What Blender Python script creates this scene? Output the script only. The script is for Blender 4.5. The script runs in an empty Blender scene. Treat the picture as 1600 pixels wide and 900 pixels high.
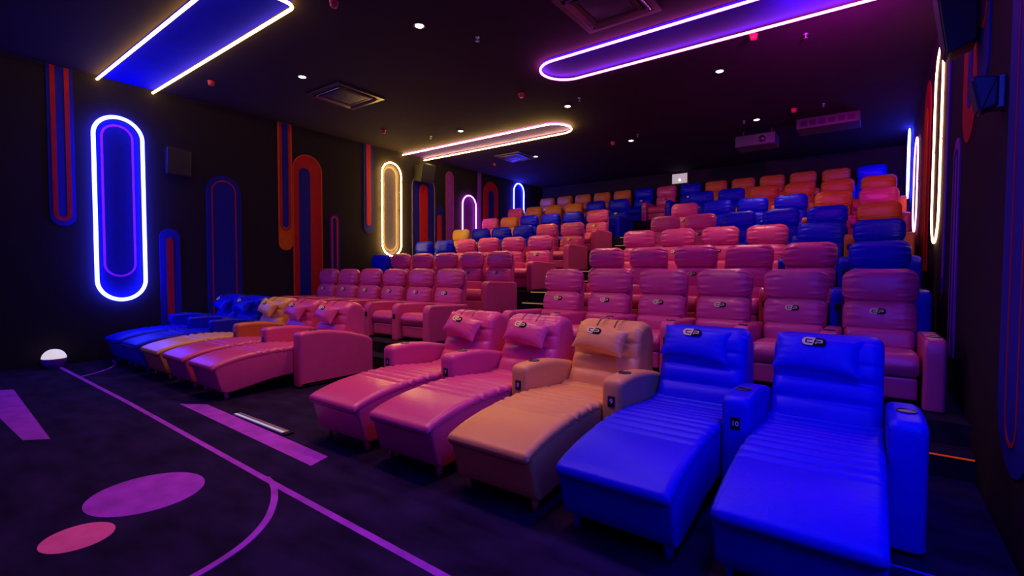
import bpy, math, random
from mathutils import Matrix, Vector
random.seed(7)
scene = bpy.context.scene
COL = scene.collection
R = math.radians
PI = math.pi

# ------------------------------------------------------------------ camera
EYE = 1.58
cam_d = bpy.data.cameras.new('camera')
cam_d.sensor_width = 36.0
cam_d.lens = 36.0 * 755.76 / 1600.0
cam_d.clip_start = 0.05
cam = bpy.data.objects.new('camera', cam_d)
COL.objects.link(cam)
cam.matrix_world = (Matrix.Translation((0, 0, EYE)) @ Matrix.Rotation(R(36.699), 4, 'Z')
                    @ Matrix.Rotation(R(90 - 2.057), 4, 'X') @ Matrix.Rotation(R(0.162), 4, 'Z'))
scene.camera = cam

# ------------------------------------------------------------------ view, world, large lights
vs = scene.view_settings
vs.view_transform = 'Standard'
vs.look = 'None'
vs.exposure = 0.0
vs.gamma = 1.0
vs.use_curve_mapping = False

world = bpy.data.worlds.new('world')
scene.world = world
world.use_nodes = True
world.node_tree.nodes['Background'].inputs[0].default_value = (0.05, 0.02, 1.0, 1)
world.node_tree.nodes['Background'].inputs[1].default_value = 0.012


def area(name, loc, target, size, power, color, size_y=None, spread=180):
    d = bpy.data.lights.new(name, 'AREA')
    d.energy = power
    d.color = color
    d.size = size
    if size_y:
        d.shape = 'RECTANGLE'
        d.size_y = size_y
    d.spread = R(spread)
    o = bpy.data.objects.new(name, d)
    COL.objects.link(o)
    o.location = loc
    o.rotation_euler = (Vector(target) - Vector(loc)).to_track_quat('-Z', 'Y').to_euler()
    return o


# added fill lamps at the front, standing in for glow from an unseen screen
area('front_fill_light', (-5.0, -4.0, 3.7), (-5.0, 8.0, 2.0), 8.5, 24, (0.42, 0.02, 1.0), 2.2)
area('front_blue_fill_light', (-8.5, -3.2, 2.4), (-8.0, 4.0, 0.0), 3.0, 70, (0.05, 0.02, 1.0), 3.0)
# added blue fill lamp for the front right corner, no fitting known there
area('corner_blue_fill_light', (0.25, 2.5, 4.5), (-0.5, 3.6, 0.3), 0.5, 38, (0.01, 0.01, 1.0), 0.5, 110)
# added overhead fill lamp for loungers and near rows, not a real fitting
area('overhead_fill_light', (-3.7, 2.6, 4.8), (-3.7, 2.61, 0.4), 3.8, 48, (1.0, 0.33, 0.48), 0.4, 120)
area('magenta_fill_light', (-0.2, 6.1, 4.40), (-0.45, 8.2, 5.35), 0.3, 90, (0.85, 0.0, 0.80), 0.3, 100)  # added unseen lamp for the magenta glow on the ceiling


# ------------------------------------------------------------------ materials
def new_mat(name):
    m = bpy.data.materials.new(name)
    m.use_nodes = True
    nt = m.node_tree
    return m, nt, nt.nodes['Principled BSDF']


def leather(name, col, rough=0.42, spec=0.45):
    m, nt, b = new_mat(name)
    b.inputs['Roughness'].default_value = rough
    b.inputs['Specular IOR Level'].default_value = spec
    tc = nt.nodes.new('ShaderNodeTexCoord')
    n1 = nt.nodes.new('ShaderNodeTexNoise')
    n1.inputs['Scale'].default_value = 5.0
    n1.inputs['Detail'].default_value = 3
    nt.links.new(tc.outputs['Object'], n1.inputs['Vector'])
    mx = nt.nodes.new('ShaderNodeMix')
    mx.data_type = 'RGBA'
    mx.inputs[6].default_value = (*col, 1)
    mx.inputs[7].default_value = (*[c * 0.82 for c in col], 1)
    nt.links.new(n1.outputs['Fac'], mx.inputs[0])
    nt.links.new(mx.outputs[2], b.inputs['Base Color'])
    n2 = nt.nodes.new('ShaderNodeTexVoronoi')
    n2.inputs['Scale'].default_value = 160
    nt.links.new(tc.outputs['Object'], n2.inputs['Vector'])
    n3 = nt.nodes.new('ShaderNodeTexNoise')
    n3.inputs['Scale'].default_value = 14
    n3.inputs['Distortion'].default_value = 0.6
    nt.links.new(tc.outputs['Object'], n3.inputs['Vector'])
    ad = nt.nodes.new('ShaderNodeMath')
    ad.operation = 'MULTIPLY_ADD'
    ad.inputs[1].default_value = 6.0
    nt.links.new(n3.outputs['Fac'], ad.inputs[0])
    nt.links.new(n2.outputs['Distance'], ad.inputs[2])
    bp = nt.nodes.new('ShaderNodeBump')
    bp.inputs['Strength'].default_value = 0.25
    bp.inputs['Distance'].default_value = 0.002
    nt.links.new(ad.outputs[0], bp.inputs['Height'])
    nt.links.new(bp.outputs['Normal'], b.inputs['Normal'])
    return m


def plain(name, col, rough=0.6, metal=0.0, noise=0.0, scale=8.0, spec=0.5, stretch=None):
    m, nt, b = new_mat(name)
    b.inputs['Roughness'].default_value = rough
    b.inputs['Metallic'].default_value = metal
    b.inputs['Specular IOR Level'].default_value = spec
    b.inputs['Base Color'].default_value = (*col, 1)
    if noise > 0:
        tc = nt.nodes.new('ShaderNodeTexCoord')
        n1 = nt.nodes.new('ShaderNodeTexNoise')
        n1.inputs['Scale'].default_value = scale
        n1.inputs['Detail'].default_value = 6
        src = tc.outputs['Object']
        if stretch:
            mp = nt.nodes.new('ShaderNodeMapping')
            mp.inputs['Scale'].default_value = stretch
            nt.links.new(src, mp.inputs['Vector'])
            src = mp.outputs[0]
        nt.links.new(src, n1.inputs['Vector'])
        cr = nt.nodes.new('ShaderNodeMapRange')
        cr.inputs[1].default_value = 0.3
        cr.inputs[2].default_value = 0.7
        nt.links.new(n1.outputs['Fac'], cr.inputs[0])
        mx = nt.nodes.new('ShaderNodeMix')
        mx.data_type = 'RGBA'
        mx.inputs[6].default_value = (*[c * (1 - noise) for c in col], 1)
        mx.inputs[7].default_value = (*[min(1, c * (1 + noise)) for c in col], 1)
        nt.links.new(cr.outputs[0], mx.inputs[0])
        nt.links.new(mx.outputs[2], b.inputs['Base Color'])
    return m


def emit(name, col, strength):
    m, nt, b = new_mat(name)
    b.inputs['Base Color'].default_value = (*[0.3 * c for c in col], 1)
    b.inputs['Emission Color'].default_value = (*col, 1)
    b.inputs['Emission Strength'].default_value = strength
    return m


PINK = leather('pink_leather', (0.70, 0.090, 0.22), 0.30)
BLUE = leather('blue_leather', (0.003, 0.006, 0.60), 0.42, 0.22)
ORANGE = leather('orange_leather', (0.62, 0.20, 0.03))
YELLOW = leather('tan_yellow_leather', (0.86, 0.50, 0.10), 0.36)
LE = {'P': PINK, 'B': BLUE, 'O': ORANGE, 'Y': YELLOW}
COLNAME = {'P': 'pink', 'B': 'blue', 'O': 'orange', 'Y': 'tan-yellow'}
BLACKPRINT = plain('black_print', (0.006, 0.006, 0.008), 0.85, 0, 0, 8, 0.1)
BLACK = plain('black_plastic', (0.008, 0.008, 0.01), 0.3)
DARKMETAL = plain('dark_metal', (0.10, 0.10, 0.11), 0.3, 0.8)
CREAM = plain('cream_print', (0.90, 1.0, 0.30), 0.8, 0, 0, 8, 0.1)
WHITEPRINT = plain('white_print', (0.8, 0.8, 0.85), 0.5)
CARPET = plain('dark_carpet', (0.015, 0.008, 0.034), 0.95, 0, 0.55, 2.2, 0.1, (1, 2.2, 1))
RISER = plain('stair_carpet', (0.02, 0.014, 0.024), 0.95, 0, 0.4, 6, 0.1)
WALLM = plain('dark_wall_fabric', (0.020, 0.015, 0.020), 0.9, 0, 0.06, 6, 0.15, (1, 6, 0.3))
CEILM = plain('dark_ceiling_paint', (0.026, 0.015, 0.022), 0.9, 0, 0.1, 3, 0.15)
M_BLUE = plain('mural_blue', (0.008, 0.008, 0.24), 0.75, 0, 0.2, 10, 0.2, (1, 8, 0.3))
N_BLUE = plain('neon_panel_blue', (0.004, 0.004, 0.10), 0.75, 0, 0.1, 8, 0.2)
N_VIOLET = plain('neon_panel_violet', (0.07, 0.012, 0.11), 0.75, 0, 0.1, 8, 0.2)
M_RED = plain('mural_red', (0.42, 0.010, 0.015), 0.75, 0, 0.1, 8, 0.2)
M_ORANGE = plain('mural_orange', (0.60, 0.12, 0.006), 0.75, 0, 0.1, 8, 0.2)
M_MAGENTA = plain('mural_magenta', (0.60, 0.03, 0.40), 0.75, 0, 0.1, 8, 0.2)
M_PURPLE = plain('mural_purple', (0.22, 0.05, 0.40), 0.75, 0, 0.1, 8, 0.2)
M_GREYPINK = plain('mural_grey_pink', (0.07, 0.055, 0.13), 0.75, 0, 0.1, 8, 0.2)
M_YEL = plain('mural_yellow', (0.22, 0.16, 0.03), 0.7)
C_BLUE = plain('ceiling_panel_blue', (0.008, 0.001, 0.26), 0.7, 0, 0.08, 2, 0.2)
C_DEEP = plain('ceiling_panel_deep_blue', (0.002, 0.001, 0.62), 0.85, 0, 0.08, 2, 0.05)
C_PURPLE = plain('ceiling_panel_purple', (0.10, 0.035, 0.42), 0.7, 0, 0.08, 2, 0.2)
FLOORPURPLE = plain('purple_floor_paint', (0.40, 0.05, 0.52), 0.8, 0, 0.22, 6, 0.2)
FLOORPINK = plain('pink_floor_paint', (0.95, 0.16, 0.32), 0.8, 0, 0.18, 6, 0.2)
REDPL = plain('red_plastic', (0.55, 0.03, 0.04), 0.35)
STEEL = plain('steel', (0.5, 0.5, 0.52), 0.45, 1.0)
GREYBOX = plain('grey_painted_metal', (0.04, 0.04, 0.055), 0.5)
WHITEPL = plain('white_plastic', (0.75, 0.75, 0.78), 0.35)
GRILLE = plain('speaker_grille', (0.02, 0.02, 0.024), 0.7, 0, 0.5, 120)
NEON = {
    'blue': emit('blue_neon', (0.030, 0.038, 1.0), 48),
    'yellow': emit('yellow_neon', (1.0, 0.60, 0.12), 60),
    'ceiling_yellow': emit('ceiling_yellow_neon', (1.0, 0.62, 0.14), 17),
    'ceiling_rear': emit('ceiling_rear_neon', (1.0, 0.62, 0.14), 45),
    'blue_rear': emit('rear_blue_neon', (0.028, 0.034, 1.0), 130),
    'warm': emit('warm_white_neon', (1.0, 0.42, 0.20), 16),
    'magenta': emit('magenta_neon', (0.95, 0.10, 0.85), 22),
    'pink': emit('pink_neon', (1.0, 0.22, 0.50), 14),
    'violet': emit('violet_neon', (0.80, 0.10, 1.0), 18),
}
LAMPDISC = emit('lamp_diffuser', (1.0, 0.85, 0.8), 8)
STRIPY = emit('yellow_step_light', (1.0, 0.6, 0.15), 0.45)
STRIPR = emit('red_step_light', (1.0, 0.08, 0.02), 0.35)


# ------------------------------------------------------------------ mesh helpers
class MB:
    def __init__(self):
        self.v = []
        self.f = []
        self.m = []
        self.s = []

    def add(self, v, f, mi=0, smooth=True, M=None):
        o = len(self.v)
        for p in v:
            p = Vector(p)
            if M is not None:
                p = M @ p
            self.v.append(tuple(p))
        for q in f:
            self.f.append(tuple(i + o for i in q))
            self.m.append(mi)
            self.s.append(smooth and len(q) < 5)

    def mesh(self, name, mats):
        me = bpy.data.meshes.new(name)
        me.from_pydata(self.v, [], self.f)
        for m in mats:
            me.materials.append(m)
        me.polygons.foreach_set('material_index', self.m)
        me.polygons.foreach_set('use_smooth', self.s)
        me.update()
        return me

    def build(self, name, mats, parent=None, M=None):
        if not isinstance(mats, (list, tuple)):
            mats = [mats]
        return place(name, self.mesh(name, mats), parent, M)


def place(name, me, parent=None, M=None):
    o = bpy.data.objects.new(name, me)
    COL.objects.link(o)
    if parent:
        o.parent = parent
    if M is not None:
        o.matrix_local = M
    return o


def T(x, y, z):
    return Matrix.Translation((x, y, z))


def RX(a):
    return Matrix.Rotation(R(a), 4, 'X')


def RY(a):
    return Matrix.Rotation(R(a), 4, 'Y')


def RZ(a):
    return Matrix.Rotation(R(a), 4, 'Z')


def box(x0, x1, y0, y1, z0, z1, b=0.0):
    """box, optionally with chamfered edges"""
    if b <= 0:
        v = [(x, y, z) for x in (x0, x1) for y in (y0, y1) for z in (z0, z1)]
        f = [(0, 1, 3, 2), (4, 6, 7, 5), (0, 4, 5, 1), (2, 3, 7, 6), (0, 2, 6, 4), (1, 5, 7, 3)]
        return v, f
    prof = rpoly([(y0, z0), (y1, z0), (y1, z1), (y0, z1)], [b] * 4, 3)
    return loft(prof, xst(x1 - x0, b, 3, 1), (x0 + x1) / 2)


def rpoly(pts, rad, n=5):
    """polygon with rounded corners"""
    out = []
    N = len(pts)
    for i in range(N):
        p = Vector(pts[i])
        a = Vector(pts[i - 1])
        c = Vector(pts[(i + 1) % N])
        r = rad[i]
        if r <= 1e-6:
            out.append(tuple(p))
            continue
        u = (a - p).normalized()
        w = (c - p).normalized()
        ang = u.angle(w)
        t = min(r / math.tan(ang / 2), 0.49 * (a - p).length, 0.49 * (c - p).length)
        s = p + u * t
        e = p + w * t
        for k in range(n + 1):
            q = k / n
            out.append(tuple(s * (1 - q) ** 2 + p * 2 * q * (1 - q) + e * q * q))
    return out


def resample(pts, d):
    """resample a closed polygon to steps of about d"""
    out = []
    N = len(pts)
    for i in range(N):
        a = Vector(pts[i])
        b = Vector(pts[(i + 1) % N])
        L = (b - a).length
        if L < 1e-6:
            continue
        k = max(1, int(round(L / d)))
        for j in range(k):
            out.append(tuple(a + (b - a) * j / k))
    return out


def spline(pts, n=8):
    """Catmull-Rom through open points"""
    out = []
    P = [Vector(p) for p in pts]
    P = [P[0] * 2 - P[1]] + P + [P[-1] * 2 - P[-2]]
    for i in range(1, len(P) - 2):
        for k in range(n):
            t = k / n
            a, b, c, d = P[i - 1:i + 3]
            out.append(tuple(0.5 * ((2 * b) + (c - a) * t + (2 * a - 5 * b + 4 * c - d) * t * t + (3 * b - a - 3 * c + d) * t ** 3)))
    out.append(tuple(P[-2]))
    return out


def xst(w, r, n=4, mid=1, rin=None):
    """x stations and insets of a rounded slab of width w"""
    rin = r if rin is None else rin
    out = []
    for k in range(n + 1):
        a = k / n * PI / 2
        out.append((-w / 2 + r * (1 - math.cos(a)), rin * (1 - math.sin(a))))
    rest = w - 2 * r
    for k in range(1, mid + 1):
        if k < mid or mid == 1:
            if mid > 1:
                out.append((-w / 2 + r + rest * k / mid, 0))
    out += [(-x, i) for x, i in reversed(out[:n + 1])]
    return out


def loft(prof, st, xc=0.0, bump=None):
    """closed y-z profile swept over x stations (x, inset); bump(xn, k, p) moves along the normal"""
    N = len(prof)
    P = [Vector(p) for p in prof]
    A = sum(P[i].x * P[(i + 1) % N].y - P[(i + 1) % N].x * P[i].y for i in range(N))
    sg = 1 if A > 0 else -1
    nor = []
    for i in range(N):
        d = (P[(i + 1) % N] - P[i - 1])
        n = Vector((d.y, -d.x)) * sg
        if n.length > 1e-9:
            n.normalize()
        nor.append(n)
    v = []
    hw = max(abs(s[0]) for s in st)
    for x, ins in st:
        for i in range(N):
            k = -ins
            if bump:
                k += bump(x / hw, i, P[i])
            q = P[i] + nor[i] * k
            v.append((x + xc, q.x, q.y))
    f = []
    S = len(st)
    for a in range(S - 1):
        for i in range(N):
            j = (i + 1) % N
            q = (a * N + i, a * N + j, (a + 1) * N + j, (a + 1) * N + i)
            f.append(q if sg > 0 else q[::-1])
    c0 = tuple(range(N))
    c1 = tuple((S - 1) * N + i for i in range(N))
    if sg > 0:
        f.append(c0[::-1])
        f.append(c1)
    else:
        f.append(c0)
        f.append(c1[::-1])
    return v, f


def arclen(pts, n):
    P = [Vector(p) for p in pts]
    L = [0.0]
    for a, b in zip(P, P[1:]):
        L.append(L[-1] + (b - a).length)
    out = []
    k = 0
    for i in range(n):
        t = L[-1] * i / (n - 1)
        while k < len(P) - 2 and L[k + 1] < t:
            k += 1
        u = (t - L[k]) / max(1e-9, L[k + 1] - L[k])
        out.append(tuple(P[k].lerp(P[k + 1], min(1, u))))
    return out


def loft2(lower, upper, n, st, xc=0.0, bump=None):
    """loft of the strip between two front-to-back lines, end caps in quads"""
    prof = arclen(lower, n) + arclen(upper, n)[::-1]
    v, f = loft(prof, st, xc, bump)
    f = f[:-2]
    N = 2 * n
    o = (len(st) - 1) * N
    for k in range(n - 1):
        q = (k, k + 1, N - 2 - k, N - 1 - k)
        f.append(q[::-1])
        f.append(tuple(o + a for a in q))
    return v, f


def cyl(r0, r1, z0, z1, n=20, cap=True):
    v = []
    for z, r in ((z0, r0), (z1, r1)):
        v += [(r * math.cos(2 * PI * i / n), r * math.sin(2 * PI * i / n), z) for i in range(n)]
    f = [(i, (i + 1) % n, n + (i + 1) % n, n + i) for i in range(n)]
    if cap:
        f += [tuple(range(n))[::-1], tuple(range(n, 2 * n))]
    return v, f


def lathe(pr, n=24):
    """pr: list of (r, z); a point with r 0 closes"""
    v = []
    for r, z in pr:
        v += [(max(r, 1e-4) * math.cos(2 * PI * i / n), max(r, 1e-4) * math.sin(2 * PI * i / n), z) for i in range(n)]
    f = []
    for a in range(len(pr) - 1):
        f += [(a * n + i, a * n + (i + 1) % n, (a + 1) * n + (i + 1) % n, (a + 1) * n + i) for i in range(n)]
    return v, f


def tube(path, r, closed=False, n=8):
    P = [Vector(p) for p in path]
    N = len(P)
    v = []
    f = []
    up = None
    for i in range(N):
        if closed:
            t = (P[(i + 1) % N] - P[i - 1]).normalized()
        else:
            t = (P[min(i + 1, N - 1)] - P[max(i - 1, 0)]).normalized()
        if up is None:
            up = Vector((1, 0, 0)) if abs(t.x) < 0.5 else Vector((0, 0, 1))
        b = t.cross(up).normalized()
        up = b.cross(t).normalized()
        for k in range(n):
            a = 2 * PI * k / n
            v.append(tuple(P[i] + up * r * math.cos(a) + b * r * math.sin(a)))
    for i in range(N if closed else N - 1):
        j = (i + 1) % N
        for k in range(n):
            f.append((i * n + k, j * n + k, j * n + (k + 1) % n, i * n + (k + 1) % n))
    if not closed:
        f.append(tuple(range(n)))
        f.append(tuple((N - 1) * n + k for k in range(n))[::-1])
    return v, f


def stadium(a0, a1, b0, b1, top=True, bot=True, n=14, r=None):
    """outline in (a, b): width a0..a1, height b0..b1, rounded top and/or bottom"""
    w = (a1 - a0) / 2
    r = w if r is None else min(r, w)
    out = []
    def arc(ca, cb, s, e):
        for k in range(n + 1):
            t = s + (e - s) * k / n
            out.append((ca + r * math.cos(t), cb + r * math.sin(t)))
    if bot:
        arc(a0 + r, b0 + r, PI, 1.5 * PI)
        arc(a1 - r, b0 + r, 1.5 * PI, 2 * PI)
    else:
        out += [(a0, b0), (a1, b0)]
    if top:
        arc(a1 - r, b1 - r, 0, 0.5 * PI)
        arc(a0 + r, b1 - r, 0.5 * PI, PI)
    else:
        out += [(a1, b1), (a0, b1)]
    res = []
    for p in out:
        if not res or (Vector(p) - Vector(res[-1])).length > 1e-5:
            res.append(p)
    return res


def slab(outline, fn0, fn1):
    """extrude an outline; fn maps (a, b) to 3-D on the two faces"""
    N = len(outline)
    v = [fn0(a, b) for a, b in outline] + [fn1(a, b) for a, b in outline]
    f = [tuple(range(N))[::-1], tuple(range(N, 2 * N))]
    f += [(i, (i + 1) % N, N + (i + 1) % N, N + i) for i in range(N)]
    return v, f


def ringslab(o, i_, fn0, fn1, closed=True):
    """band between two outlines of equal count"""
    N = len(o)
    v = [fn0(*p) for p in o] + [fn0(*p) for p in i_] + [fn1(*p) for p in o] + [fn1(*p) for p in i_]
    f = []
    for k in range(N if closed else N - 1):
        j = (k + 1) % N
        f += [(2 * N + k, 2 * N + j, 3 * N + j, 3 * N + k), (k, j, 2 * N + j, 2 * N + k), (N + k, 3 * N + k, 3 * N + j, N + j)]
    return v, f


def tag(o, label=None, cat=None, group=None, kind=None):
    if label:
        o['label'] = label
    if cat:
        o['category'] = cat
    if group:
        o['group'] = group
    if kind:
        o['kind'] = kind
    return o


def empty(name, loc, label=None, cat=None, group=None, rz=0):
    o = bpy.data.objects.new(name, None)
    COL.objects.link(o)
    o.location = loc
    o.rotation_euler = (0, 0, rz)
    o.empty_display_size = 0.1
    return tag(o, label, cat, group)


# ------------------------------------------------------------------ the room
XL, XR, ZC, YB = -10.75, 0.65, 4.90, 16.45
YF = -4.6
ROWY = {2: 6.45, 3: 7.93, 4: 9.44, 5: 10.96, 6: 12.37, 7: 13.79, 8: 15.97}
ROWZ = {2: 0.36, 3: 0.735, 4: 1.15, 5: 1.58, 6: 2.04, 7: 2.515, 8: 3.15}
ROWF = {k: (y - 1.22) for k, y in ROWY.items()}
AX0, AX1 = -5.74, -4.36        # centre aisle

g = MB()
g.add(*box(XL, XR + 0.0, YF, ROWF[2], -0.12, 0.0), smooth=False)
tag(g.build('floor', CARPET), kind='structure')
for k in range(2, 9):
    y1 = ROWF[k + 1] if k < 8 else YB
    z0 = 0.0 if k == 2 else ROWZ[k - 1] - 0.02
    g = MB()
    g.add(*box(XL, XR, ROWF[k], y1, min(z0, ROWZ[k] - 0.2), ROWZ[k]), smooth=False)
    tag(g.build('floor', RISER), kind='structure')
for nm, c in (('wall_left', (XL - 0.15, XL, YF, YB, -0.12, ZC)), ('wall_right', (XR, XR + 0.15, YF, YB, -0.12, ZC)),
              ('wall_back', (XL - 0.15, XR + 0.15, YB, YB + 0.15, -0.12, ZC)), ('wall_front', (XL - 0.15, XR + 0.15, YF - 0.15, YF, -0.12, ZC))):
    g = MB()
    g.add(*box(*c), smooth=False)
    tag(g.build(nm, WALLM), kind='structure')
g = MB()
g.add(*box(XL - 0.15, XR + 0.15, YF - 0.15, YB + 0.15, ZC, ZC + 0.12), smooth=False)
tag(g.build('ceiling', CEILM), kind='structure')

# half steps in the centre aisle and before the second row, each with its light strip
orders = {2: 'second', 3: 'third', 4: 'fourth', 5: 'fifth', 6: 'sixth', 7: 'seventh', 8: 'back'}
for k in range(2, 9):
    zl = ROWZ[k - 1] if k > 2 else 0.0
    zm = (zl + ROWZ[k]) / 2
    ds = 0.30 if k < 8 else 0.36
    x0, x1 = (XL, XR) if k == 2 else (AX0 + 0.02, AX1 - 0.02)
    g = MB()
    g.add(*box(x0, x1, ROWF[k] - ds, ROWF[k], zl, zm), smooth=False)
    tag(g.build('stair_step', RISER), 'dark carpeted half step leading up to the %s row' % orders[k], 'step', 'aisle steps')
    if k < 8:
        for (y, z, w) in ((ROWF[k] - ds, zm, 'half step'), (ROWF[k], ROWZ[k], 'platform edge')):
            g = MB()
            g.add(*box(AX0 + 0.10, AX1 - 0.10, y - 0.010, y + 0.002, z - 0.016, z - 0.006), smooth=False)
            tag(g.build('step_light', STRIPY), 'thin yellow light strip along the %s of the %s row in the centre aisle' % (w, orders[k]), 'step light', 'step lights')
g = MB()
g.add(*box(0.27, XR - 0.005, ROWF[2] - 0.312, ROWF[2] - 0.300, 0.166, 0.175), smooth=False)
tag(g.build('step_light', STRIPR), 'thin red light strip on the step by the right wall', 'step light', 'step lights')


# ------------------------------------------------------------------ neon and painted panels
def wallfn(side, d):
    if side == 'L':
        return lambda a, b: (XL + d, a, b)
    return lambda a, b: (XR - d, a, b)


def mural(name, side, outer, mat, label, kids=(), th=0.012):
    """outer: (y0,y1,z0,z1,top,bot); kids: list of ('fill'|'ring', dims, material, ringwidth, layer)"""
    o = outer
    g = MB()
    g.add(*slab(stadium(o[0], o[1], o[2], o[3], o[4], o[5]), wallfn(side, 0.0005), wallfn(side, th)), smooth=False)
    root = g.build(name, mat)
    tag(root, label, 'wall panel', 'painted wall panels')
    for kd in kids:
        typ, d, m, rw, ly = kd
        g = MB()
        f0, f1 = wallfn(side, th + 0.005 * (ly - 1) - 0.001), wallfn(side, th + 0.005 * ly)
        so = stadium(d[0], d[1], d[2], d[3], d[4], d[5])
        if typ == 'fill':
            g.add(*slab(so, f0, f1), smooth=False)
        else:
            b0 = d[2] + (rw if d[5] else 0)
            b1 = d[3] - (rw if d[4] else 0)
            si = stadium(d[0] + rw, d[1] - rw, b0, b1, d[4], d[5])
            g.add(*ringslab(so, si, f0, f1), smooth=False)
        g.build('painted_stripe', m, root)
    return root


def neon_oval(side, y0, y1, z0, z1, mat, label, r=0.03, off=0.085, top=True, bot=True, fill=None, inner=None):
    st = stadium(y0, y1, z0, z1, top, bot, n=16)
    path = resample(st, 0.12)
    fn = wallfn(side, off)
    g = MB()
    g.add(*tube([fn(*p) for p in path], r, True))
    root = empty('neon_light', wallfn(side, 0)((y0 + y1) / 2, z0), label, 'neon light', 'oval neon lights on the walls')
    inv = Matrix.Translation(-root.location)
    g.build('neon_tube', mat, root, inv)
    g = MB()
    for a, b in ((y0, (z0 + z1) / 2), (y1, (z0 + z1) / 2), ((y0 + y1) / 2, z1), ((y0 + y1) / 2, z0)):
        f0, f1 = wallfn(side, 0.003), wallfn(side, off - r * 0.5)
        p0 = f0(a, b)
        p1 = f1(a, b)
        xa, xb = min(p0[0], p1[0]), max(p0[0], p1[0])
        g.add(*box(xa, xb, a - 0.012, a + 0.012, b - 0.012, b + 0.012), smooth=False)
    g.build('clip', DARKMETAL, root, inv)
    if fill:
        g = MB()
        g.add(*slab(stadium(y0 + 0.04, y1 - 0.04, z0 + 0.04, z1 - 0.04, top, bot), wallfn(side, 0.0005), wallfn(side, 0.008)), smooth=False)
        g.build('backing_panel', fill, root, inv)
    if inner:
        m, gap, rw, zb = inner
        so = stadium(y0 + gap, y1 - gap, zb, z1 - gap, True, True)
        si = stadium(y0 + gap + rw, y1 - gap - rw, zb + rw, z1 - gap - rw, True, True)
        g = MB()
        g.add(*ringslab(so, si, wallfn(side, 0.007), wallfn(side, 0.013)), smooth=False)
        g.build('painted_outline', m, root, inv)
    return root


# left wall
neon_oval('L', 2.40, 3.09, 1.05, 4.24, NEON['blue'], 'large oval blue neon tube on the left wall, nearest the front', 0.031,
          fill=N_BLUE, inner=(M_MAGENTA, 0.11, 0.035, 1.45))
neon_oval('L', 8.43, 9.09, 1.98, 4.53, NEON['yellow'], 'tall yellow oval neon tube on the left wall beside pink seats', 0.016,
          fill=M_GREYPINK, inner=(M_YEL, 0.10, 0.04, 2.12))
neon_oval('L', 11.66, 12.32, 2.15, 4.04, NEON['violet'], 'violet neon arch on the left wall between the yellow and the blue ones', 0.018, fill=N_VIOLET, off=0.055)
neon_oval('L', 14.49, 15.12, 3.2, 4.84, NEON['blue_rear'], 'narrow blue neon arch on the left wall near the back corner', 0.016, off=0.028, bot=False, fill=N_BLUE)
mural('wall_panel', 'L', (1.84, 2.17, 2.30, 4.895, False, True), M_BLUE, 'blue panel with a red loop hanging from the ceiling left of the blue neon',
      [('ring', (1.885, 2.12, 2.38, 4.89, False, True), M_RED, 0.062, 1)])
mural('wall_panel', 'L', (3.34, 3.68, 0.005, 2.36, True, False), M_BLUE, 'short blue panel with one red bar right of the large blue neon',
      [('fill', (3.45, 3.56, 0.01, 2.19, True, False), M_RED, 0, 1)])
mural('wall_panel', 'L', (4.15, 4.82, 0.005, 3.51, True, False), M_BLUE, 'tall blue panel with a thin red outline behind the blue loungers',
      [('ring', (4.245, 4.715, 0.01, 3.41, True, False), M_RED, 0.022, 1)])
mural('wall_panel', 'L', (5.62, 5.95, 2.03, 4.895, False, True), M_ORANGE, 'orange panel hanging from the ceiling with a blue bar in a red loop',
      [('ring', (5.655, 5.915, 2.47, 4.89, False, True), M_RED, 0.055, 1),
       ('fill', (5.715, 5.855, 2.54, 4.89, False, True), M_BLUE, 0, 1),
       ])
mural('wall_panel', 'L', (5.955, 6.70, 0.742, 4.29, True, False), M_RED, 'wide red arch panel with a blue core on the left wall',
      [('fill', (6.11, 6.39, 0.75, 3.97, True, False), M_BLUE, 0, 1),
       ('ring', (5.957, 6.698, 0.745, 4.288, True, False), M_ORANGE, 0.02, 1)])
mural('wall_panel', 'L', (6.88, 7.18, 0.742, 2.97, True, False), M_BLUE, 'small blue panel with red outline right of the red arch',
      [('ring', (6.93, 7.13, 0.75, 2.92, True, False), M_RED, 0.05, 1)])
mural('wall_panel', 'L', (7.90, 8.20, 2.56, 4.895, False, True), M_BLUE, 'blue panel with a red bar hanging left of the yellow neon',
      [('fill', (7.98, 8.12, 2.76, 4.89, False, True), M_RED, 0, 1)])
mural('wall_panel', 'L', (9.55, 10.47, 1.155, 4.45, True, False), M_BLUE, 'broad blue arch panel with yellow outline and red bar under the wall speaker',
      [('ring', (9.552, 10.468, 1.16, 4.448, True, False), M_YEL, 0.022, 1),
       ('fill', (9.85, 10.17, 1.16, 4.13, True, False), M_RED, 0, 1)])
mural('wall_panel', 'L', (10.50, 10.82, 1.585, 3.58, True, False), M_BLUE, 'small blue panel with a short red bar beside the broad arch',
      [('fill', (10.56, 10.74, 1.59, 3.29, True, False), M_RED, 0, 1)])
mural('wall_panel', 'L', (10.94, 11.30, 2.045, 4.69, True, False), M_PURPLE, 'slim dark purple panel with red outline before the violet arch',
      [('ring', (11.0, 11.24, 2.05, 4.63, True, False), M_RED, 0.035, 1)])
mural('wall_panel', 'L', (12.47, 12.65, 2.52, 4.895, False, False), M_PURPLE, 'thin purple stripe panel from the ceiling right of the violet arch')
mural('wall_panel', 'L', (12.78, 13.58, 2.52, 4.67, True, False), M_RED, 'red arch panel with blue core near the back of the left wall',
      [('fill', (13.02, 13.32, 2.53, 4.36, True, False), M_BLUE, 0, 1)])

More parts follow.
